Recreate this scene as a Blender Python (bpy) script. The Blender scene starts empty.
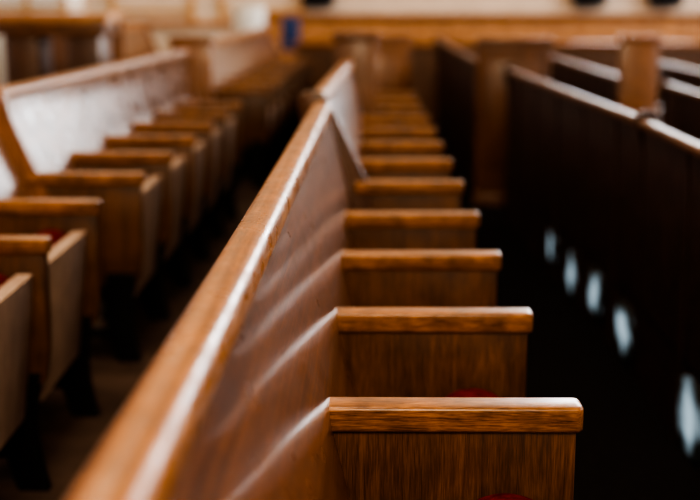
import bpy, bmesh, math, random
from mathutils import Vector
random.seed(4)
scene = bpy.context.scene
col = scene.collection

# ---------------------------------------------------------------- materials
def new_mat(name):
    m = bpy.data.materials.new(name); m.use_nodes = True
    nt = m.node_tree
    return m, nt, nt.nodes["Principled BSDF"]

def wood(name, axis, dark, mid, light, rough=0.3, coat=0.35, grain=1.0, bump=0.12, stretch=0.06, coatr=.14, spec=.5, mottle=.12, fine=.5, rv=.05, dist=.6, fst=.045, msc=14):
    m, nt, p = new_mat(name)
    N = nt.nodes; L = nt.links
    tc = N.new("ShaderNodeTexCoord"); oi = N.new("ShaderNodeObjectInfo")
    mul = N.new("ShaderNodeVectorMath"); mul.operation = 'SCALE'; mul.inputs[0].default_value = (7.3, 3.1, 5.7)
    L.new(oi.outputs["Random"], mul.inputs["Scale"])
    add = N.new("ShaderNodeVectorMath"); add.operation = 'ADD'
    L.new(tc.outputs["Object"], add.inputs[0]); L.new(mul.outputs[0], add.inputs[1])
    def mapped(s, st):
        mp = N.new("ShaderNodeMapping")
        sc = [s, s, s]; sc[axis] = s * st
        mp.inputs["Scale"].default_value = sc
        L.new(add.outputs[0], mp.inputs["Vector"]); return mp
    m1 = mapped(38 * grain, stretch); n1 = N.new("ShaderNodeTexNoise")
    n1.inputs["Scale"].default_value = 1; n1.inputs["Detail"].default_value = 6; n1.inputs["Roughness"].default_value = .66
    n1.inputs["Distortion"].default_value = dist
    L.new(m1.outputs[0], n1.inputs["Vector"])
    m2 = mapped(420 * grain, fst); n2 = N.new("ShaderNodeTexNoise")
    n2.inputs["Scale"].default_value = 1; n2.inputs["Detail"].default_value = 3
    L.new(m2.outputs[0], n2.inputs["Vector"])
    mx = N.new("ShaderNodeMix"); mx.data_type = 'FLOAT'; mx.inputs[0].default_value = fine
    L.new(n1.outputs[0], mx.inputs[2]); L.new(n2.outputs[0], mx.inputs[3])
    cr = N.new("ShaderNodeValToRGB"); e = cr.color_ramp.elements
    e[0].position = .36; e[0].color = (*dark, 1); e[1].position = .64; e[1].color = (*light, 1)
    k = e.new(.5); k.color = (*mid, 1)
    L.new(mx.outputs[0], cr.inputs[0])
    n4 = N.new("ShaderNodeTexNoise"); n4.inputs["Scale"].default_value = msc; n4.inputs["Detail"].default_value = 5
    L.new(add.outputs[0], n4.inputs["Vector"])
    r4 = N.new("ShaderNodeMapRange"); r4.inputs[1].default_value = .35; r4.inputs[2].default_value = .65
    r4.inputs[3].default_value = 1 - mottle; r4.inputs[4].default_value = 1 + mottle
    L.new(n4.outputs[0], r4.inputs[0])
    vm = N.new("ShaderNodeVectorMath"); vm.operation = 'SCALE'
    L.new(cr.outputs[0], vm.inputs[0]); L.new(r4.outputs[0], vm.inputs["Scale"])
    L.new(vm.outputs[0], p.inputs["Base Color"])
    n3 = N.new("ShaderNodeTexNoise"); n3.inputs["Scale"].default_value = 12; n3.inputs["Detail"].default_value = 4
    L.new(add.outputs[0], n3.inputs["Vector"])
    mr = N.new("ShaderNodeMapRange"); mr.inputs[1].default_value = .3; mr.inputs[2].default_value = .7
    mr.inputs[3].default_value = rough - rv; mr.inputs[4].default_value = rough + rv
    L.new(n3.outputs[0], mr.inputs[0]); L.new(mr.outputs[0], p.inputs["Roughness"])
    if bump:
        b = N.new("ShaderNodeBump"); b.inputs["Strength"].default_value = bump; b.inputs["Distance"].default_value = .001
        L.new(n2.outputs[0], b.inputs["Height"]); L.new(b.outputs[0], p.inputs["Normal"])
    p.inputs["Coat Weight"].default_value = coat; p.inputs["Coat Roughness"].default_value = coatr
    p.inputs["Specular IOR Level"].default_value = spec
    return m

def plain(name, c, rough=.6, noise=.15, metallic=0, scale=30, bump=0.0, spec=.5):
    m, nt, p = new_mat(name); N = nt.nodes; L = nt.links
    tc = N.new("ShaderNodeTexCoord"); n = N.new("ShaderNodeTexNoise"); n.inputs["Scale"].default_value = scale
    n.inputs["Detail"].default_value = 4
    L.new(tc.outputs["Object"], n.inputs["Vector"])
    cr = N.new("ShaderNodeValToRGB"); e = cr.color_ramp.elements
    e[0].position = .3; e[1].position = .7
    e[0].color = (*[v * (1 - noise) for v in c], 1); e[1].color = (*[min(1, v * (1 + noise)) for v in c], 1)
    L.new(n.outputs[0], cr.inputs[0]); L.new(cr.outputs[0], p.inputs["Base Color"])
    p.inputs["Roughness"].default_value = rough; p.inputs["Metallic"].default_value = metallic
    p.inputs["Specular IOR Level"].default_value = spec
    if bump:
        b = N.new("ShaderNodeBump"); b.inputs["Strength"].default_value = bump; b.inputs["Distance"].default_value = .002
        L.new(n.outputs[0], b.inputs["Height"]); L.new(b.outputs[0], p.inputs["Normal"])
    return m

def emis(name, c, s, falloff=False):
    m, nt, p = new_mat(name)
    p.inputs["Base Color"].default_value = (*[v * .03 for v in c], 1) if falloff else (*c, 1)
    p.inputs["Emission Color"].default_value = (*c, 1); p.inputs["Emission Strength"].default_value = s
    if falloff:   # painted floor glint, brightest at its centre
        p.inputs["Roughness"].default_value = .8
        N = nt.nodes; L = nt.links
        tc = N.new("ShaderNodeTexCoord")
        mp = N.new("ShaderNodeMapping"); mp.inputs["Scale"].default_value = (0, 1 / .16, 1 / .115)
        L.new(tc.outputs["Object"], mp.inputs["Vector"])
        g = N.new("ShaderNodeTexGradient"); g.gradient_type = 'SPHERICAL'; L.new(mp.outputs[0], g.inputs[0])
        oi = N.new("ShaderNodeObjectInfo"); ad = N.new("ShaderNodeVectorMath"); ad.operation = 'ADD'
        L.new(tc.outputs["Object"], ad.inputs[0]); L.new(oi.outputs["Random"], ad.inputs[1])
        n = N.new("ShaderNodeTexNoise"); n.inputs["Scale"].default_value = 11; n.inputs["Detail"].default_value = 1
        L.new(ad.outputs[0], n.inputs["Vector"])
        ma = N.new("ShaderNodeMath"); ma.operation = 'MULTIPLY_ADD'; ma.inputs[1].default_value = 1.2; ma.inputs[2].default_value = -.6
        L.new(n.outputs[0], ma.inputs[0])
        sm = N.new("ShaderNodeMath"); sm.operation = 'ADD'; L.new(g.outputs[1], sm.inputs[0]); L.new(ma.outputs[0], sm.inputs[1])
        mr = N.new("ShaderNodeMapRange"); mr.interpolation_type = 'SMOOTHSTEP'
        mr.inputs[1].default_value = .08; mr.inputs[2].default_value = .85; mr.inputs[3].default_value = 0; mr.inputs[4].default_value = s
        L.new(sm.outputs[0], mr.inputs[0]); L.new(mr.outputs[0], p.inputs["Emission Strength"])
    return m

M_back = wood("varnished_oak_back", 1, (.034, .0100, .0034), (.098, .031, .0080), (.175, .060, .0145), rough=.30, coat=.48, bump=0, coatr=.11, mottle=.16, grain=3.4, stretch=.006, spec=.20, fine=.3, dist=0, rv=.03, fst=.008, msc=60)
M_back2 = wood("worn_oak_back", 1, (.06, .022, .009), (.12, .048, .019), (.19, .080, .032), rough=.33, coat=.25, bump=0, coatr=.2, mottle=.25, grain=2, stretch=.03, spec=.38, rv=.12)
M_rail = wood("varnished_oak_rail", 1, (.10, .032, .0075), (.235, .082, .017), (.38, .147, .031), rough=.33, coat=.12, bump=.04, coatr=.18, spec=.38, rv=.14, grain=2.2, stretch=.02, mottle=.16)
M_rail2 = wood("worn_oak_rail", 1, (.09, .032, .009), (.18, .068, .018), (.27, .11, .03), rough=.38, coat=.0, bump=.05, spec=.35)
M_cap = wood("varnished_oak_cap", 0, (.045, .016, .005), (.23, .085, .021), (.40, .17, .044), rough=.34, coat=.22, grain=2.4, bump=.15, stretch=.09, coatr=.2, spec=.4, mottle=.3, dist=1.4, msc=20)
M_panel = wood("oak_panel", 2, (.036, .013, .004), (.092, .034, .010), (.165, .063, .018), rough=.42, coat=.1, grain=1.6, mottle=.2)
M_end = wood("oak_end", 2, (.085, .028, .007), (.19, .066, .017), (.29, .11, .029), rough=.4, coat=.12)
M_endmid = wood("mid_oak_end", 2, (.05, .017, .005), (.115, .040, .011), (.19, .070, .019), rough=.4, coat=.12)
M_enddark = wood("dark_oak_end", 2, (.032, .010, .0035), (.070, .023, .007), (.12, .042, .012), rough=.42, coat=.1)  # darkest of the oak end tones
M_pan = wood("pale_seat_plywood", 2, (.31, .20, .145), (.41, .28, .21), (.50, .355, .275), rough=.55, coat=.0, spec=.3)
M_darkback = wood("shaded_oak_back", 2, (.016, .007, .0045), (.032, .0135, .0082), (.048, .020, .0125), rough=.5, coat=.0, spec=.25, mottle=.25)  # same oak as the other backs, with the shade put into its colour
M_darkrail = wood("dark_oak_rail", 1, (.05, .019, .006), (.12, .044, .013), (.19, .072, .02), rough=.42, coat=.0, spec=.3)  # same oak as the other rails, in a darker tone
M_red = plain("red_velvet", (.105, .009, .008), .95, .5, bump=.5, scale=60, spec=.05)
M_iron = plain("black_iron", (.004, .004, .005), .6, .2, metallic=.0, spec=.2)
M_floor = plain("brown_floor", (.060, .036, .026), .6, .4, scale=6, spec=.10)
M_floor2 = plain("dark_floor", (.010, .0075, .007), .95, .3, scale=60, spec=.03)  # same floor in a darker tone, right of the main row
M_wain = wood("orange_wainscot", 2, (.20, .075, .020), (.40, .165, .05), (.54, .25, .085), rough=.5, coat=.1, grain=.5)
M_gold = wood("gilded_trim", 0, (.30, .13, .03), (.50, .24, .06), (.62, .34, .10), rough=.4, coat=.2)
M_cream = plain("cream_plaster", (.58, .45, .34), .8, .06, scale=4)
M_white = plain("white_paint", (.72, .68, .62), .5, .05)
M_ceil = plain("ceiling_plaster", (.25, .20, .16), .9, .05, scale=3)
M_black = plain("black_box", (.01, .01, .012), .5)
M_blue = plain("blue_fabric", (.010, .025, .09), .8, .3)
M_pane = emis("window_daylight", (.85, .93, 1.0), 3.0)
M_glint = emis("floor_glint_glow", (.48, .64, .74), .66, falloff=True)  # added glow in place of light reflected off the floor

# ---------------------------------------------------------------- helpers
def obj_from_bm(bm, name, mat, parent=None, loc=(0, 0, 0), smooth=True):
    me = bpy.data.meshes.new(name); bm.normal_update(); bm.to_mesh(me); bm.free()
    me.materials.append(mat)
    if smooth:
        for p in me.polygons: p.use_smooth = True
        me.set_sharp_from_angle(angle=math.radians(35))
    return place(me, name, parent, loc)

def place(me, name, parent, loc):
    o = bpy.data.objects.new(name, me); col.objects.link(o)
    o.location = loc
    if parent: o.parent = parent
    return o

def box_bm(x0, x1, y0, y1, z0, z1, bev=0.0, seg=2):
    bm = bmesh.new(); bmesh.ops.create_cube(bm, size=1)
    for v in bm.verts:
        v.co = Vector((x0 + (v.co.x + .5) * (x1 - x0), y0 + (v.co.y + .5) * (y1 - y0), z0 + (v.co.z + .5) * (z1 - z0)))
    if bev: bmesh.ops.bevel(bm, geom=list(bm.edges), offset=bev, segments=seg, profile=.5, affect='EDGES')
    return bm

def merge(dst, src):
    me = bpy.data.meshes.new("t"); src.to_mesh(me); src.free(); dst.from_mesh(me); bpy.data.meshes.remove(me)
    return dst

def loft_bm(rings, cap=True):
    bm = bmesh.new(); V = [[bm.verts.new(p) for p in r] for r in rings]; n = len(rings[0])
    for a, b in zip(V[:-1], V[1:]):
        for i in range(n):
            j = (i + 1) % n
            bm.faces.new((a[i], a[j], b[j], b[i]))
    if cap: bm.faces.new(V[0][::-1]); bm.faces.new(V[-1])
    bmesh.ops.recalc_face_normals(bm, faces=bm.faces); return bm

def extr_bm(poly, y0, y1, bev=0.0, seg=2):
    bm = loft_bm([[(x, y0, z) for x, z in poly], [(x, y1, z) for x, z in poly]])
    if bev:
        ed = [e for e in bm.edges if abs(e.verts[0].co.y - e.verts[1].co.y) < 1e-5]
        bmesh.ops.bevel(bm, geom=ed, offset=bev, segments=seg, profile=.5, affect='EDGES')
    return bm

def smooth_curve(pts, n=5):
    out = []
    for i in range(len(pts) - 1):
        p0 = pts[max(i - 1, 0)]; p1 = pts[i]; p2 = pts[i + 1]; p3 = pts[min(i + 2, len(pts) - 1)]
        for k in range(n):
            t = k / n
            out.append(tuple(.5 * ((2 * b) + (-a + c) * t + (2 * a - 5 * b + 4 * c - d) * t * t + (-a + 3 * b - 3 * c + d) * t ** 3)
                             for a, b, c, d in zip(p0, p1, p2, p3)))
    out.append(pts[-1]); return out

FRONT = [(-.098, .885), (-.006, .662)] + smooth_curve([(.001, .644), (.006, .606), (.024, .53), (.046, .43), (.056, .32), (.052, .20)], 4)
CURVED = smooth_curve([(-.092, .885), (-.075, .82), (-.040, .735), (0.0, .646), (.036, .56), (.056, .45), (.058, .34), (.052, .20)], 4)
TH = .028
RAIL = [(x * .82 - .0263, z) for x, z in
        [(-.085, .872), (-.079, .875), (-.0765, .883), (-.0765, .899), (-.079, .908), (-.084, .9142), (-.091, .918), (-.101, .9200), (-.113, .921),
         (-.128, .9205), (-.138, .918), (-.144, .912), (-.146, .898), (-.141, .884), (-.125, .878)]]
RAILTHIN = [(x * .8 - .0274, .885 + (z - .885) * .75) for x, z in RAIL]
ARM_Z = .646; CAP_T = .040; CAP_W = .056

def shear(z):
    return max(0, min(1, (z - ARM_Z) / .24))

def mesh_of(bm, mat, nm):
    me = bpy.data.meshes.new(nm); bm.normal_update(); bm.to_mesh(me); bm.free(); me.materials.append(mat)
    for p in me.polygons: p.use_smooth = True
    me.set_sharp_from_angle(angle=math.radians(38)); return me

def cap_mesh(L):
    bm = box_bm(-.004, L, -CAP_W / 2, CAP_W / 2, -CAP_T, 0)
    vert = [e for e in bm.edges if abs(e.verts[0].co.z - e.verts[1].co.z) > .01 and e.verts[0].co.x > 0]
    bmesh.ops.bevel(bm, geom=vert, offset=.012, segments=4, profile=.5, affect='EDGES')
    hor = [e for e in bm.edges if abs(e.verts[0].co.z - e.verts[1].co.z) < .001 and (e.verts[0].co.x > 0 or e.verts[1].co.x > 0)]
    bmesh.ops.bevel(bm, geom=hor, offset=.006, segments=3, profile=.5, affect='EDGES')
    return mesh_of(bm, M_cap, "armrest")

_cache = {}
def get(kind, L):
    k = (kind, round(L, 3))
    if k in _cache: return _cache[k]
    if kind == "cap": me = cap_mesh(L)
    elif kind == "panel":
        poly = [(-.005, -CAP_T + .002), (L - .010, -CAP_T + .002), (L - .010, -.20), (L - .014, -.30), (L - .024, -.36), (L - .06, -.39),
                (.12, -.39), (.04, -.39), (.03, -.2)]
        me = mesh_of(extr_bm(poly, -.019, .019, .003), M_panel, "divider_panel")
    elif kind == "leg":
        # cast iron standard: broad curved struts, cross webs and splayed feet
        zt, zb = -.34, -ARM_Z - .06
        bm = extr_bm(smooth_curve([(.07, zt), (.11, zt - .10), (.12, zt - .20), (.07, zb + .04), (.02, zb + .015), (.02, zb)], 4) +
                     smooth_curve([(.14, zb), (.15, zb + .03), (.185, zt - .20), (.18, zt - .10), (.16, zt)], 4), -.02, .02, .004)
        merge(bm, extr_bm(smooth_curve([(L - .14, zt), (L - .15, zt - .10), (L - .14, zt - .20), (L - .10, zb + .03), (L - .09, zb)], 4) +
                     smooth_curve([(L + .015, zb), (L + .015, zb + .015), (L - .03, zb + .05), (L - .055, zt - .18), (L - .05, zt - .08), (L - .03, zt)], 4), -.02, .02, .004))
        merge(bm, box_bm(.10, L - .06, -.014, .014, zt - .10, zt + .0, .004))
        merge(bm, box_bm(.14, L - .10, -.010, .010, zt - .23, zt - .20, .003))
        me = mesh_of(bm, M_iron, "leg")
    elif kind in ("pan", "tallpan"):
        W = .234; rings = []
        lo, hi, top, drop, th = (.225, .468, .030, .045, .02) if kind == "pan" else (.20, .562, .030, .034, .04)
        for i in range(9):
            t = i / 8; z = lo + t * (hi - lo)
            xo = L - top - drop * (1 - t) ** 1.3
            w = W - (.03 if kind == "pan" else .02) * (1 - t) ** 2
            rings.append([(xo - th, -w, z), (xo - .004, -w, z), (xo, -w + .006, z), (xo, 0, z), (xo, w - .006, z), (xo - .004, w, z), (xo - th, w, z)])
        me = mesh_of(loft_bm(rings), M_pan, "seat")
    elif kind in ("cushion", "tallcushion"):
        prof = smooth_curve([(-.19, .25), (-.195, .36), (-.185, .455), (-.165, .485), (-.13, .497), (-.095, .495), (-.065, .478), (-.055, .44), (-.055, .25)], 4)
        if kind == "tallcushion":
            prof = [(x - .012, .25 + (z - .25) * 1.30) for x, z in prof]
        prof = [(x + L, z) for x, z in prof]
        cx, cz = L - .125, .37
        rings = []
        for y, s in ((-.236, .90), (-.232, .96), (-.222, .99), (-.1, 1.005), (0, 1.008), (.1, 1.005), (.222, .99), (.232, .96), (.236, .90)):
            rings.append([(cx + (x - cx) * s, y, cz + (z - cz) * s) for x, z in prof])
        me = mesh_of(loft_bm(rings), M_red, "cushion")
    elif kind == "lens":  # rounded glowing patch imitating a floor reflection, no lamp
        pts = []
        for i in range(32):
            a = 2 * math.pi * i / 32
            s = lambda v, e: math.copysign(abs(v) ** e, v)
            wob = 1 + .07 * math.sin(3 * a + 1)
            pts.append((.15 * wob * s(math.cos(a), .8), .11 * s(math.sin(a), .8)))
        rings = [[(0, y, z) for y, z in pts], [(-.006, y, z) for y, z in pts], [(-.010, y * .93, z * .93) for y, z in pts]]
        me = mesh_of(loft_bm(rings), M_glint, "floor_glint")
    _cache[k] = me; return me

def pew(x_arm, y0, y1, zoff, arms, L=.385, rail_dx=lambda y: 0.0, near_end=None, far_end=True, seats=True,
        label="", group="rows of wooden auditorium pews", dark=False, ph=1.0, post=(-.16, .06), glints=(), raise_seat=(),
        pan="pan", profile=None, bmat=None, rmat=None, grow=0.0, emat=None):
    e = bpy.data.objects.new("pew", None); col.objects.link(e)
    ex = x_arm((y0 + y1) / 2); e.location = (ex, y0, zoff); e.empty_display_size = .2
    e["label"] = label; e["category"] = "pew"; e["group"] = group
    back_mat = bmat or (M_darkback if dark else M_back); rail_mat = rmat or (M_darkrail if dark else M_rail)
    F = profile or FRONT
    nst = max(2, int((y1 - y0) / .35)); ys = [y0 + (y1 - y0) * i / nst for i in range(nst + 1)]
    if dark:
        front = [p for p in F if p[1] > .29] + [(.05, .27)]
        rear = [(-.112, .27), (-.113, .5), (-.118, .80), (-.126, .885)]
    else:
        front = F; rear = [(x - TH, z) for x, z in F][::-1]
    rings = [[(x_arm(y) - ex + x + rail_dx(y) * shear(z), y - y0, z) for x, z in front + rear] for y in ys]
    obj_from_bm(loft_bm(rings), "backrest", back_mat, e)
    if dark:
        rings = [[(x_arm(y) - ex + x, y - y0, z) for x, z in ((-.106, -.05), (-.106, .28), (-.08, .28), (-.08, -.05))] for y in ys]
        bm = loft_bm(rings)
        for a in arms:
            if y0 + .03 < a < y1 - .03:
                xx = x_arm(a) - ex
                merge(bm, extr_bm([(xx - .119, -.05), (xx - .119, .5), (xx - .124, .80), (xx - .131, .872), (xx - .10, .872), (xx - .10, -.05)], a - y0 - .03, a - y0 + .03, .003))
        obj_from_bm(bm, "skirt_board", back_mat, e, smooth=False)
        for y, s in glints:
            l = place(get("lens", 1), "floor_glint", e, (x_arm(y) - ex - .106, y - y0, .135 + .014 * math.sin(y * 7)))  # lens shape is the glowing patch, no lamp
            l["label"] = "pale bluish glowing patch standing in for floor reflections"
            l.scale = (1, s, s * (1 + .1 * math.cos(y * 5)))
    RP = RAILTHIN if dark else RAIL
    rings = [[(x_arm(y) - ex + x + rail_dx(y), y - y0, z) for x, z in RP] for y in ys]
    obj_from_bm(loft_bm(rings), "top_rail", rail_mat, e)
    def standard(y):
        f = [(x + .024 + grow + (.05 * max(0, (.5 - z)) if z < .5 else 0), z) for x, z in F]
        top = smooth_curve([(-.154 - grow, .90), (-.150 - grow, .926 + grow * .4), (-.125, .936 + grow * .6), (-.098 + grow, .932 + grow * .3), (-.076 + grow, .91)], 3)
        r = [(-.150 - grow, .80), (-.10 - grow, .60), (-.05, .40), (-.03, -.04), (.10, -.04)]
        if dark:
            r = [(-.130, .80), (-.122, .60), (-.12, .40), (-.12, -.04), (.10, -.04)]
        poly = r[:4][::-1] + top + f[1:] + [(.10, -.04)]
        poly = [(x + rail_dx(y) * shear(z), z) for x, z in poly]
        obj_from_bm(extr_bm(poly, -.02, .02, .004), "end_standard", M_darkback if dark else (emat or M_end), e, (x_arm(y) - ex, y - y0, 0))
    if near_end == "curved": standard(y0 - .005)
    if near_end == "panel":
        top = smooth_curve([(-.16, ph - .10), (-.155, ph - .015), (-.12, ph), (.0, ph), (L - .06, ph), (L, ph - .02), (L + .01, ph - .10)], 3)
        bm = extr_bm([(-.16, -.06)] + top + [(L + .01, -.06)], -.025, .025, .004)
        merge(bm, box_bm(-.165, L + .018, -.034, .034, ph - .045, ph + .004, .008))
        merge(bm, box_bm(-.10, L - .05, -.032, -.02, .25, ph - .14, .006))
        merge(bm, box_bm(-.165, L + .018, -.034, .034, -.06, .09, .008))
        obj_from_bm(bm, "end_panel", emat or M_end, e, (x_arm(y0) - ex, -.03, 0))
    if near_end == "post":
        a, b = post
        bm = box_bm(a, b, -.03, .03, -.04, ph, .008)
        merge(bm, box_bm(a - .012, b + .012, -.042, .042, ph - .05, ph, .01))
        merge(bm, box_bm(a - .008, b + .008, -.038, .038, -.05, .10, .006))
        obj_from_bm(bm, "end_post", emat or M_end, e, (x_arm(y0) - ex, -.03, 0))
    if far_end: standard(y1)
    prev = None
    for i, y in enumerate(arms):
        a = place(get("cap", L), "armrest", e, (x_arm(y) - ex, y - y0, ARM_Z))
        place(get("panel", L), "divider_panel", a, (0, 0, 0))
        place(get("leg", L), "leg", a, (0, 0, 0))
        if seats and prev is not None:
            ym = (y + prev) / 2
            s = place(get(pan, L), "seat", e, (x_arm(ym) - ex, ym - y0, raise_seat[i - 1] if i - 1 < len(raise_seat) else 0))
            place(get("tallcushion" if pan == "tallpan" else "cushion", L), "cushion", s, (0, 0, 0))
        prev = y
    return e

S = .55
# ---- the sharp row
pew(lambda y: -.05, -.55, 3.90, 0, [1.743 + S * k for k in (-3, -2, -1, 0, 1, 2, 3)],
    rail_dx=lambda y: -.008 + .014 * (y - .75), far_end=False, raise_seat=(.02, .02, .024, .006, .005, .006),
    label="glossy brown oak pew with raked back, armrests and folded red seats")
pew(lambda y: -.02 + .004 * (y - 3.9), 3.945, 6.40, .008, [1.743 + S * k for k in range(4, 9)], L=.355,
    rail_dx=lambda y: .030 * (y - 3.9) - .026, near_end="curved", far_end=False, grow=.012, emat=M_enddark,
    label="brown oak pew with curved end standard, continuing the glossy row")
pew(lambda y: .0, 6.50, 8.15, 0, [1.743 + S * k for k in range(9, 12)], L=.34, near_end="post", ph=1.07, post=(-.15, .075),
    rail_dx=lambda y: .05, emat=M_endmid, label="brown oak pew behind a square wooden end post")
pew(lambda y: -.03, 8.75, 12.3, -.02, [9.1 + S * k for k in range(0, 6)], L=.36, near_end="panel",
    label="oak pew with framed aisle panel beyond the cross aisle")
# ---- row behind, a little higher
lx = lambda y: -1.15 + .012 * (y - 2.9)
pew(lx, .8, 3.93, .03, [2.87 + S * k for k in (-3, -2, -1, 0, 1)], near_end=None, far_end=False, pan="tallpan", profile=CURVED, bmat=M_back2, rmat=M_rail2,
    label="oak pew with pale folded seats and black iron legs")
pew(lambda y: -1.115 + .02 * (y - 3.97), 3.97, 7.25, .03, [2.87 + S * k for k in range(2, 8)], near_end="curved", pan="tallpan",
    rail_dx=lambda y: .03 * (y - 3.97), profile=CURVED, bmat=M_back2, rmat=M_rail2, grow=.01,
    label="oak pew whose glossy back reflects pale window light")
pew(lambda y: -.99 + .03 * (y - 7.5), 7.45, 12.3, .03, [7.8 + S * k for k in range(0, 8)], near_end="post", ph=.99, post=(-.18, .07),
    rail_dx=lambda y: -.03, label="oak pew behind a square post with many receding armrests")
for (xx, zz) in ((-2.25, .07), (-3.35, .11)):
    pew(lambda y: xx, 3.2, 7.2, zz, [3.6 + S * k for k in range(0, 7)], near_end="curved", profile=CURVED, bmat=M_back2, rmat=M_rail2,
        label="oak pew with pale shiny back standing behind the others")
pew(lambda y: -2.10, 8.7, 12.3, .07, [9.0 + S * k for k in range(0, 6)], near_end="panel", ph=1.05,
    label="oak pew with framed aisle panel near the cream wall")
# ---- rows in front, stepping down
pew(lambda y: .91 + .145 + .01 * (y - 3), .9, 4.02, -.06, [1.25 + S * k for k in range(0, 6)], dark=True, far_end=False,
    glints=((2.70, 1.1), (3.30, 1.12)), label="shade-coloured oak pew seen from behind with orange top rail")
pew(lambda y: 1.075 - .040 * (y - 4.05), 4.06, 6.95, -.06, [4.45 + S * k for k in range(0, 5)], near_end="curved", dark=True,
    glints=((4.24, 1.0), (4.70, .9), (5.14, .85), (5.60, .85)), label="shade-coloured oak pew seen from behind, reaching the cross aisle")
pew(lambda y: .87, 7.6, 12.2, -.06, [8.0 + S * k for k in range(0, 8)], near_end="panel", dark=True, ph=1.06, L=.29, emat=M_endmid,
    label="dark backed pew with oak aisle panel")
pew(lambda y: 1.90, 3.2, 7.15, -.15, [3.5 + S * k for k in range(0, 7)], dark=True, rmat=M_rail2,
    label="shade-coloured oak pew with pale highlight along its rail")
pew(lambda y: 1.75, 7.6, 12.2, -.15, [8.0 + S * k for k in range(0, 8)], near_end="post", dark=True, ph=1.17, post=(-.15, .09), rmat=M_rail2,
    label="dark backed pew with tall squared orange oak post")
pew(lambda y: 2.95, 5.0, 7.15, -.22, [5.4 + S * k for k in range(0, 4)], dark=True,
    label="shade-coloured oak pew far down the sloping floor")
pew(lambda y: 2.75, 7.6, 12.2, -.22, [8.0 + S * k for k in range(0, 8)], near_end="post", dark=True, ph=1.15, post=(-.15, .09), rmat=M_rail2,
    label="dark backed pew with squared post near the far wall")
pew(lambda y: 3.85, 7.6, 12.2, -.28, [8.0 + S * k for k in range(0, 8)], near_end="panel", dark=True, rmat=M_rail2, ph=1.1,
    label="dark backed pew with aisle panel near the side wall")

# ---------------------------------------------------------------- floor and room
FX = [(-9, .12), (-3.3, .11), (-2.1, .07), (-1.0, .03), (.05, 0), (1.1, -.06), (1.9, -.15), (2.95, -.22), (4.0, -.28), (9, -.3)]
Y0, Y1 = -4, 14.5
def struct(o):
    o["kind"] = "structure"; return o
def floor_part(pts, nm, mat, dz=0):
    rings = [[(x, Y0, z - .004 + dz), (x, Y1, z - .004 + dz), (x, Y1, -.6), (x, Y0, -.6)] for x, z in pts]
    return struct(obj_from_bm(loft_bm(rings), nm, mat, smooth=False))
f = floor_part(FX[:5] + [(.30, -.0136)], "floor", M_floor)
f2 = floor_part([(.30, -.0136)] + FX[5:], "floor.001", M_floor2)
struct(obj_from_bm(box_bm(-9, 9, Y0, Y1, 6.2, 6.4), "ceiling", M_ceil, smooth=False))
struct(obj_from_bm(box_bm(-9.2, -9, Y0, Y1, -.6, 6.4), "wall_left", M_cream, smooth=False))
struct(obj_from_bm(box_bm(9, 9.2, Y0, Y1, -.6, 6.4), "wall_right", M_cream, smooth=False))
struct(obj_from_bm(box_bm(-9.2, 9.2, Y0 - .2, Y0, -.6, 6.4), "wall_back", M_cream, smooth=False))
struct(obj_from_bm(box_bm(-9.2, 9.2, Y1, Y1 + .2, -.6, 6.4), "wall_far", M_cream, smooth=False))
bm = box_bm(-1.3, 9, Y1 - .06, Y1, -.5, 1.0)
x = -1.2
while x < 8.8:
    merge(bm, box_bm(x, x + .12, Y1 - .085, Y1 - .05, -.5, 1.0)); x += .95
merge(bm, box_bm(-1.3, 9, Y1 - .09, Y1 - .05, .78, .86))
struct(obj_from_bm(bm, "trim_1", M_wain, smooth=False))
struct(obj_from_bm(box_bm(-1.32, 9, Y1 - .13, Y1, 1.0, 1.06, .01), "trim_2", M_rail, smooth=False))
struct(obj_from_bm(box_bm(-9, -1.32, Y1 - .05, Y1, .90, .98, .01), "trim_3", M_wain, smooth=False))
bm = None
x = -5.6
while x < -1.6:
    for r in ((x, x + .06, .98, 2.6), (x + .95, x + 1.01, .98, 2.6), (x + .06, x + .95, 1.06, 1.11), (x + .06, x + .95, 2.54, 2.6)):
        b = box_bm(r[0], r[1], Y1 - .04, Y1, r[2], r[3], .006)
        bm = b if bm is None else merge(bm, b)
    x += 1.3
struct(obj_from_bm(bm, "trim_4", M_gold, smooth=False))
wi = 1
def window(axis, a, b, z0, z1, w):
    global wi
    fr = bmesh.new(); t = .08
    def bx(u0, u1, v0, v1, d0, d1):
        if axis == 'x': return box_bm(a - d1, a - d0, u0, u1, v0, v1)
        return box_bm(u0, u1, a - d1, a - d0, v0, v1)
    u0, u1 = b - w / 2, b + w / 2
    for r in ((u0 - t, u0, z0 - t, z1 + t), (u1, u1 + t, z0 - t, z1 + t), (u0, u1, z0 - t, z0), (u0, u1, z1, z1 + t),
              (b - .02, b + .02, z0, z1), (u0, u1, (z0 + z1) / 2 - .02, (z0 + z1) / 2 + .02)):
        merge(fr, bx(*r, 0, .10))
    o = struct(obj_from_bm(fr, "window_%d" % wi, M_wain, smooth=False))  # the left wall windows are added
    obj_from_bm(bx(u0, u1, z0, z1, .01, .03), "pane", M_pane, o, smooth=False)
    wi += 1
def area(loc, rot, sx, sy, power, c):  # serves the windows and the warm fills alike
    ld = bpy.data.lights.new("daylight", 'AREA'); ld.shape = 'RECTANGLE'; ld.size = sx; ld.size_y = sy  # added warm fills bear this name too
    ld.energy = power; ld.color = c
    o = bpy.data.objects.new("daylight", ld); o.location = loc; o.rotation_euler = rot; col.objects.link(o); return o
COOL = (.91, .955, 1.0)
for yy in (2.5, 6.5, 10.5):
    window('x', 9, yy, 1.9, 5.2, 2.0)
    area((8.8, yy, 3.55), (0, math.radians(90), 0), 3.3, 2.0, 320, COOL)
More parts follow.
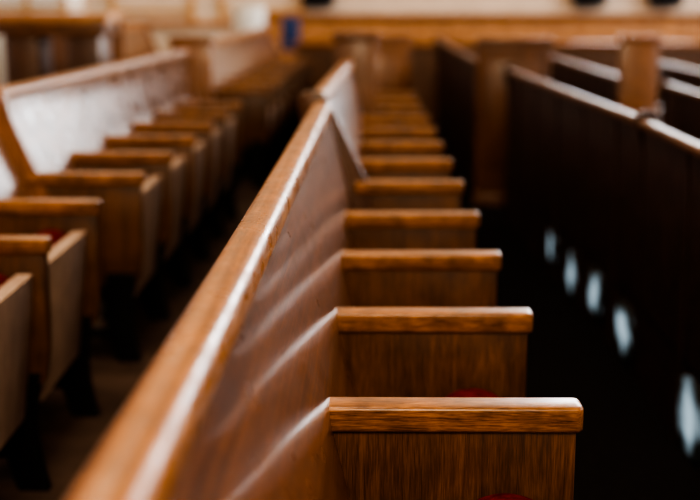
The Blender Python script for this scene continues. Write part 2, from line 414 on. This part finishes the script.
for xx in (3.2, 5.6):
    window('y', Y1, xx, 1.5, 4.6, 1.5)
    area((xx, Y1 - .2, 3.05), (math.radians(-90), 0, 0), 1.5, 3.1, 165, COOL)
area((.6, -1.6, 3.6), (math.radians(40), 0, 0), 1.4, 1.4, 140, (1, .77, .50))  # warm fill added behind the camera for the near faces
area((-.75, 2.6, 4.8), (math.radians(6), math.radians(4), 0), 1.2, 1.2, 120, (1, .80, .58))  # warm fill added overhead to brighten the left legs and floor
area((-2.5, 11.0, 5.6), (0, 0, 0), 3, 1.5, 150, (1, .74, .45))  # warm ceiling light for the altar end, not daylight
area((3, 12.6, 5.6), (0, 0, 0), 4, 1.2, 130, (1, .70, .42))  # warm ceiling light brightening the far panelling, not daylight
for yy in (3.0, 8.0):  # left windows and their warm light, added to lift the dark backs
    window('x', -8.82, yy, 1.9, 5.0, 1.6)
    area((-8.6, yy, 3.4), (0, math.radians(-90), 0), 3.0, 1.6, 60, (1, .86, .7))

# ---------------------------------------------------------------- distant furniture
def thing(name, label, cat, loc):
    e = bpy.data.objects.new(name, None); col.objects.link(e); e.location = loc; e.empty_display_size = .2
    e["label"] = label; e["category"] = cat; return e
t = thing("communion_table", "wooden communion table with reddish pedestal legs near the cream wall", "table", (-1.98, 7.9, .06))
obj_from_bm(box_bm(-.38, .38, -.24, .24, 1.03, 1.09, .012), "table_top", M_wain, t)
obj_from_bm(box_bm(-.35, .35, -.21, .21, .95, 1.03, .006), "apron", M_endmid, t)
for x in (-.2, .2):
    o = obj_from_bm(box_bm(x - .11, x + .11, -.18, .18, .02, .95, .015), "pedestal", M_enddark, t)
    obj_from_bm(box_bm(x - .13, x + .13, -.21, .21, -.02, .06, .01), "plinth", M_enddark, o)
t = thing("altar", "pale cream altar block with golden trim near the wall", "altar", (-2.78, 10.4, .09))
obj_from_bm(box_bm(-.34, .34, -.3, .3, 0, 1.5, .01), "body", M_white, t)
bm = box_bm(-.36, .36, -.32, .32, 1.06, 1.10, .006)
merge(bm, box_bm(-.37, .37, -.33, .33, 0, .10, .006)); merge(bm, box_bm(-.39, .39, -.35, .35, 1.48, 1.54, .01))
for x in (-.33, -.02, .29):
    merge(bm, box_bm(x, x + .04, -.315, -.29, .1, 1.48, .004))
obj_from_bm(bm, "trim", M_gold, t)
t = thing("chancel_screen", "low dark panelled wooden screen before the seats end", "screen", (2.9, 12.75, 0))
bm = box_bm(-3.6, 5.0, -.03, .03, -.3, .74)
x = -3.6
while x < 4.9:
    merge(bm, box_bm(x, x + .09, -.045, .045, -.3, .74)); x += .6
obj_from_bm(bm, "panelling", M_panel, t, smooth=False)
obj_from_bm(box_bm(-3.64, 5.04, -.07, .07, .74, .79, .012), "cap_rail", M_rail, t)
def lathe(prof, n=32):
    rings = [[(r * math.cos(2 * math.pi * i / n), r * math.sin(2 * math.pi * i / n), z) for i in range(n)] for r, z in prof]
    return loft_bm(rings)
t = thing("baptismal_font", "white round stone font by the wood panelling", "font", (-1.25, 13.4, .03))
obj_from_bm(lathe([(.18, 0), (.18, .06), (.12, .12), (.09, .3), (.09, .62), (.12, .72)]), "pedestal", M_white, t)
obj_from_bm(lathe([(.12, .72), (.16, .80), (.18, .95), (.185, 1.12), (.16, 1.12), (.14, 1.0)]), "bowl", M_white, t)
t = thing("chair", "dark blue upholstered chair in front of the wainscot", "chair", (-.80, 13.5, .0))
obj_from_bm(box_bm(-.10, .10, -.05, .04, .66, 1.04, .04, 4), "backrest", M_blue, t)
obj_from_bm(box_bm(-.17, .17, 0, .38, .42, .50, .03, 3), "seat", M_blue, t)
for x in (-.10, .10):
    obj_from_bm(box_bm(x - .018, x + .018, -.02, .016, 0, .70, .004), "leg", M_end, t)
    obj_from_bm(box_bm(x - .018, x + .018, .34, .376, 0, .44, .004), "leg", M_end, t)
for x in (-.53, 2.66, 3.55):
    t = thing("wall_speaker", "small black box speaker mounted above the wood panelling", "speaker", (x, Y1, 1.26))
    obj_from_bm(box_bm(-.19, .19, -.16, 0, -.12, .16, .012), "cabinet", M_black, t)
    obj_from_bm(box_bm(-.15, .15, -.17, -.155, -.09, .13, .004), "grille", M_iron, t)

# ---------------------------------------------------------------- world, camera
w = bpy.data.worlds.new("World"); scene.world = w; w.use_nodes = True
w.node_tree.nodes["Background"].inputs[0].default_value = (.5, .42, .36, 1)
w.node_tree.nodes["Background"].inputs[1].default_value = .05
cd = bpy.data.cameras.new("Camera"); cam = bpy.data.objects.new("Camera", cd); col.objects.link(cam)
cam.location = (0, 0, 1.25); cam.rotation_euler = (math.radians(90 - 11.9), 0, math.radians(.6))
cd.sensor_width = 36; cd.lens = 61.7; cd.clip_start = .02
cd.dof.use_dof = True; cd.dof.focus_distance = 1.84; cd.dof.aperture_fstop = 2.2
scene.camera = cam
scene.view_settings.view_transform = 'AgX'
scene.view_settings.look = 'AgX - High Contrast'
scene.view_settings.exposure = .3
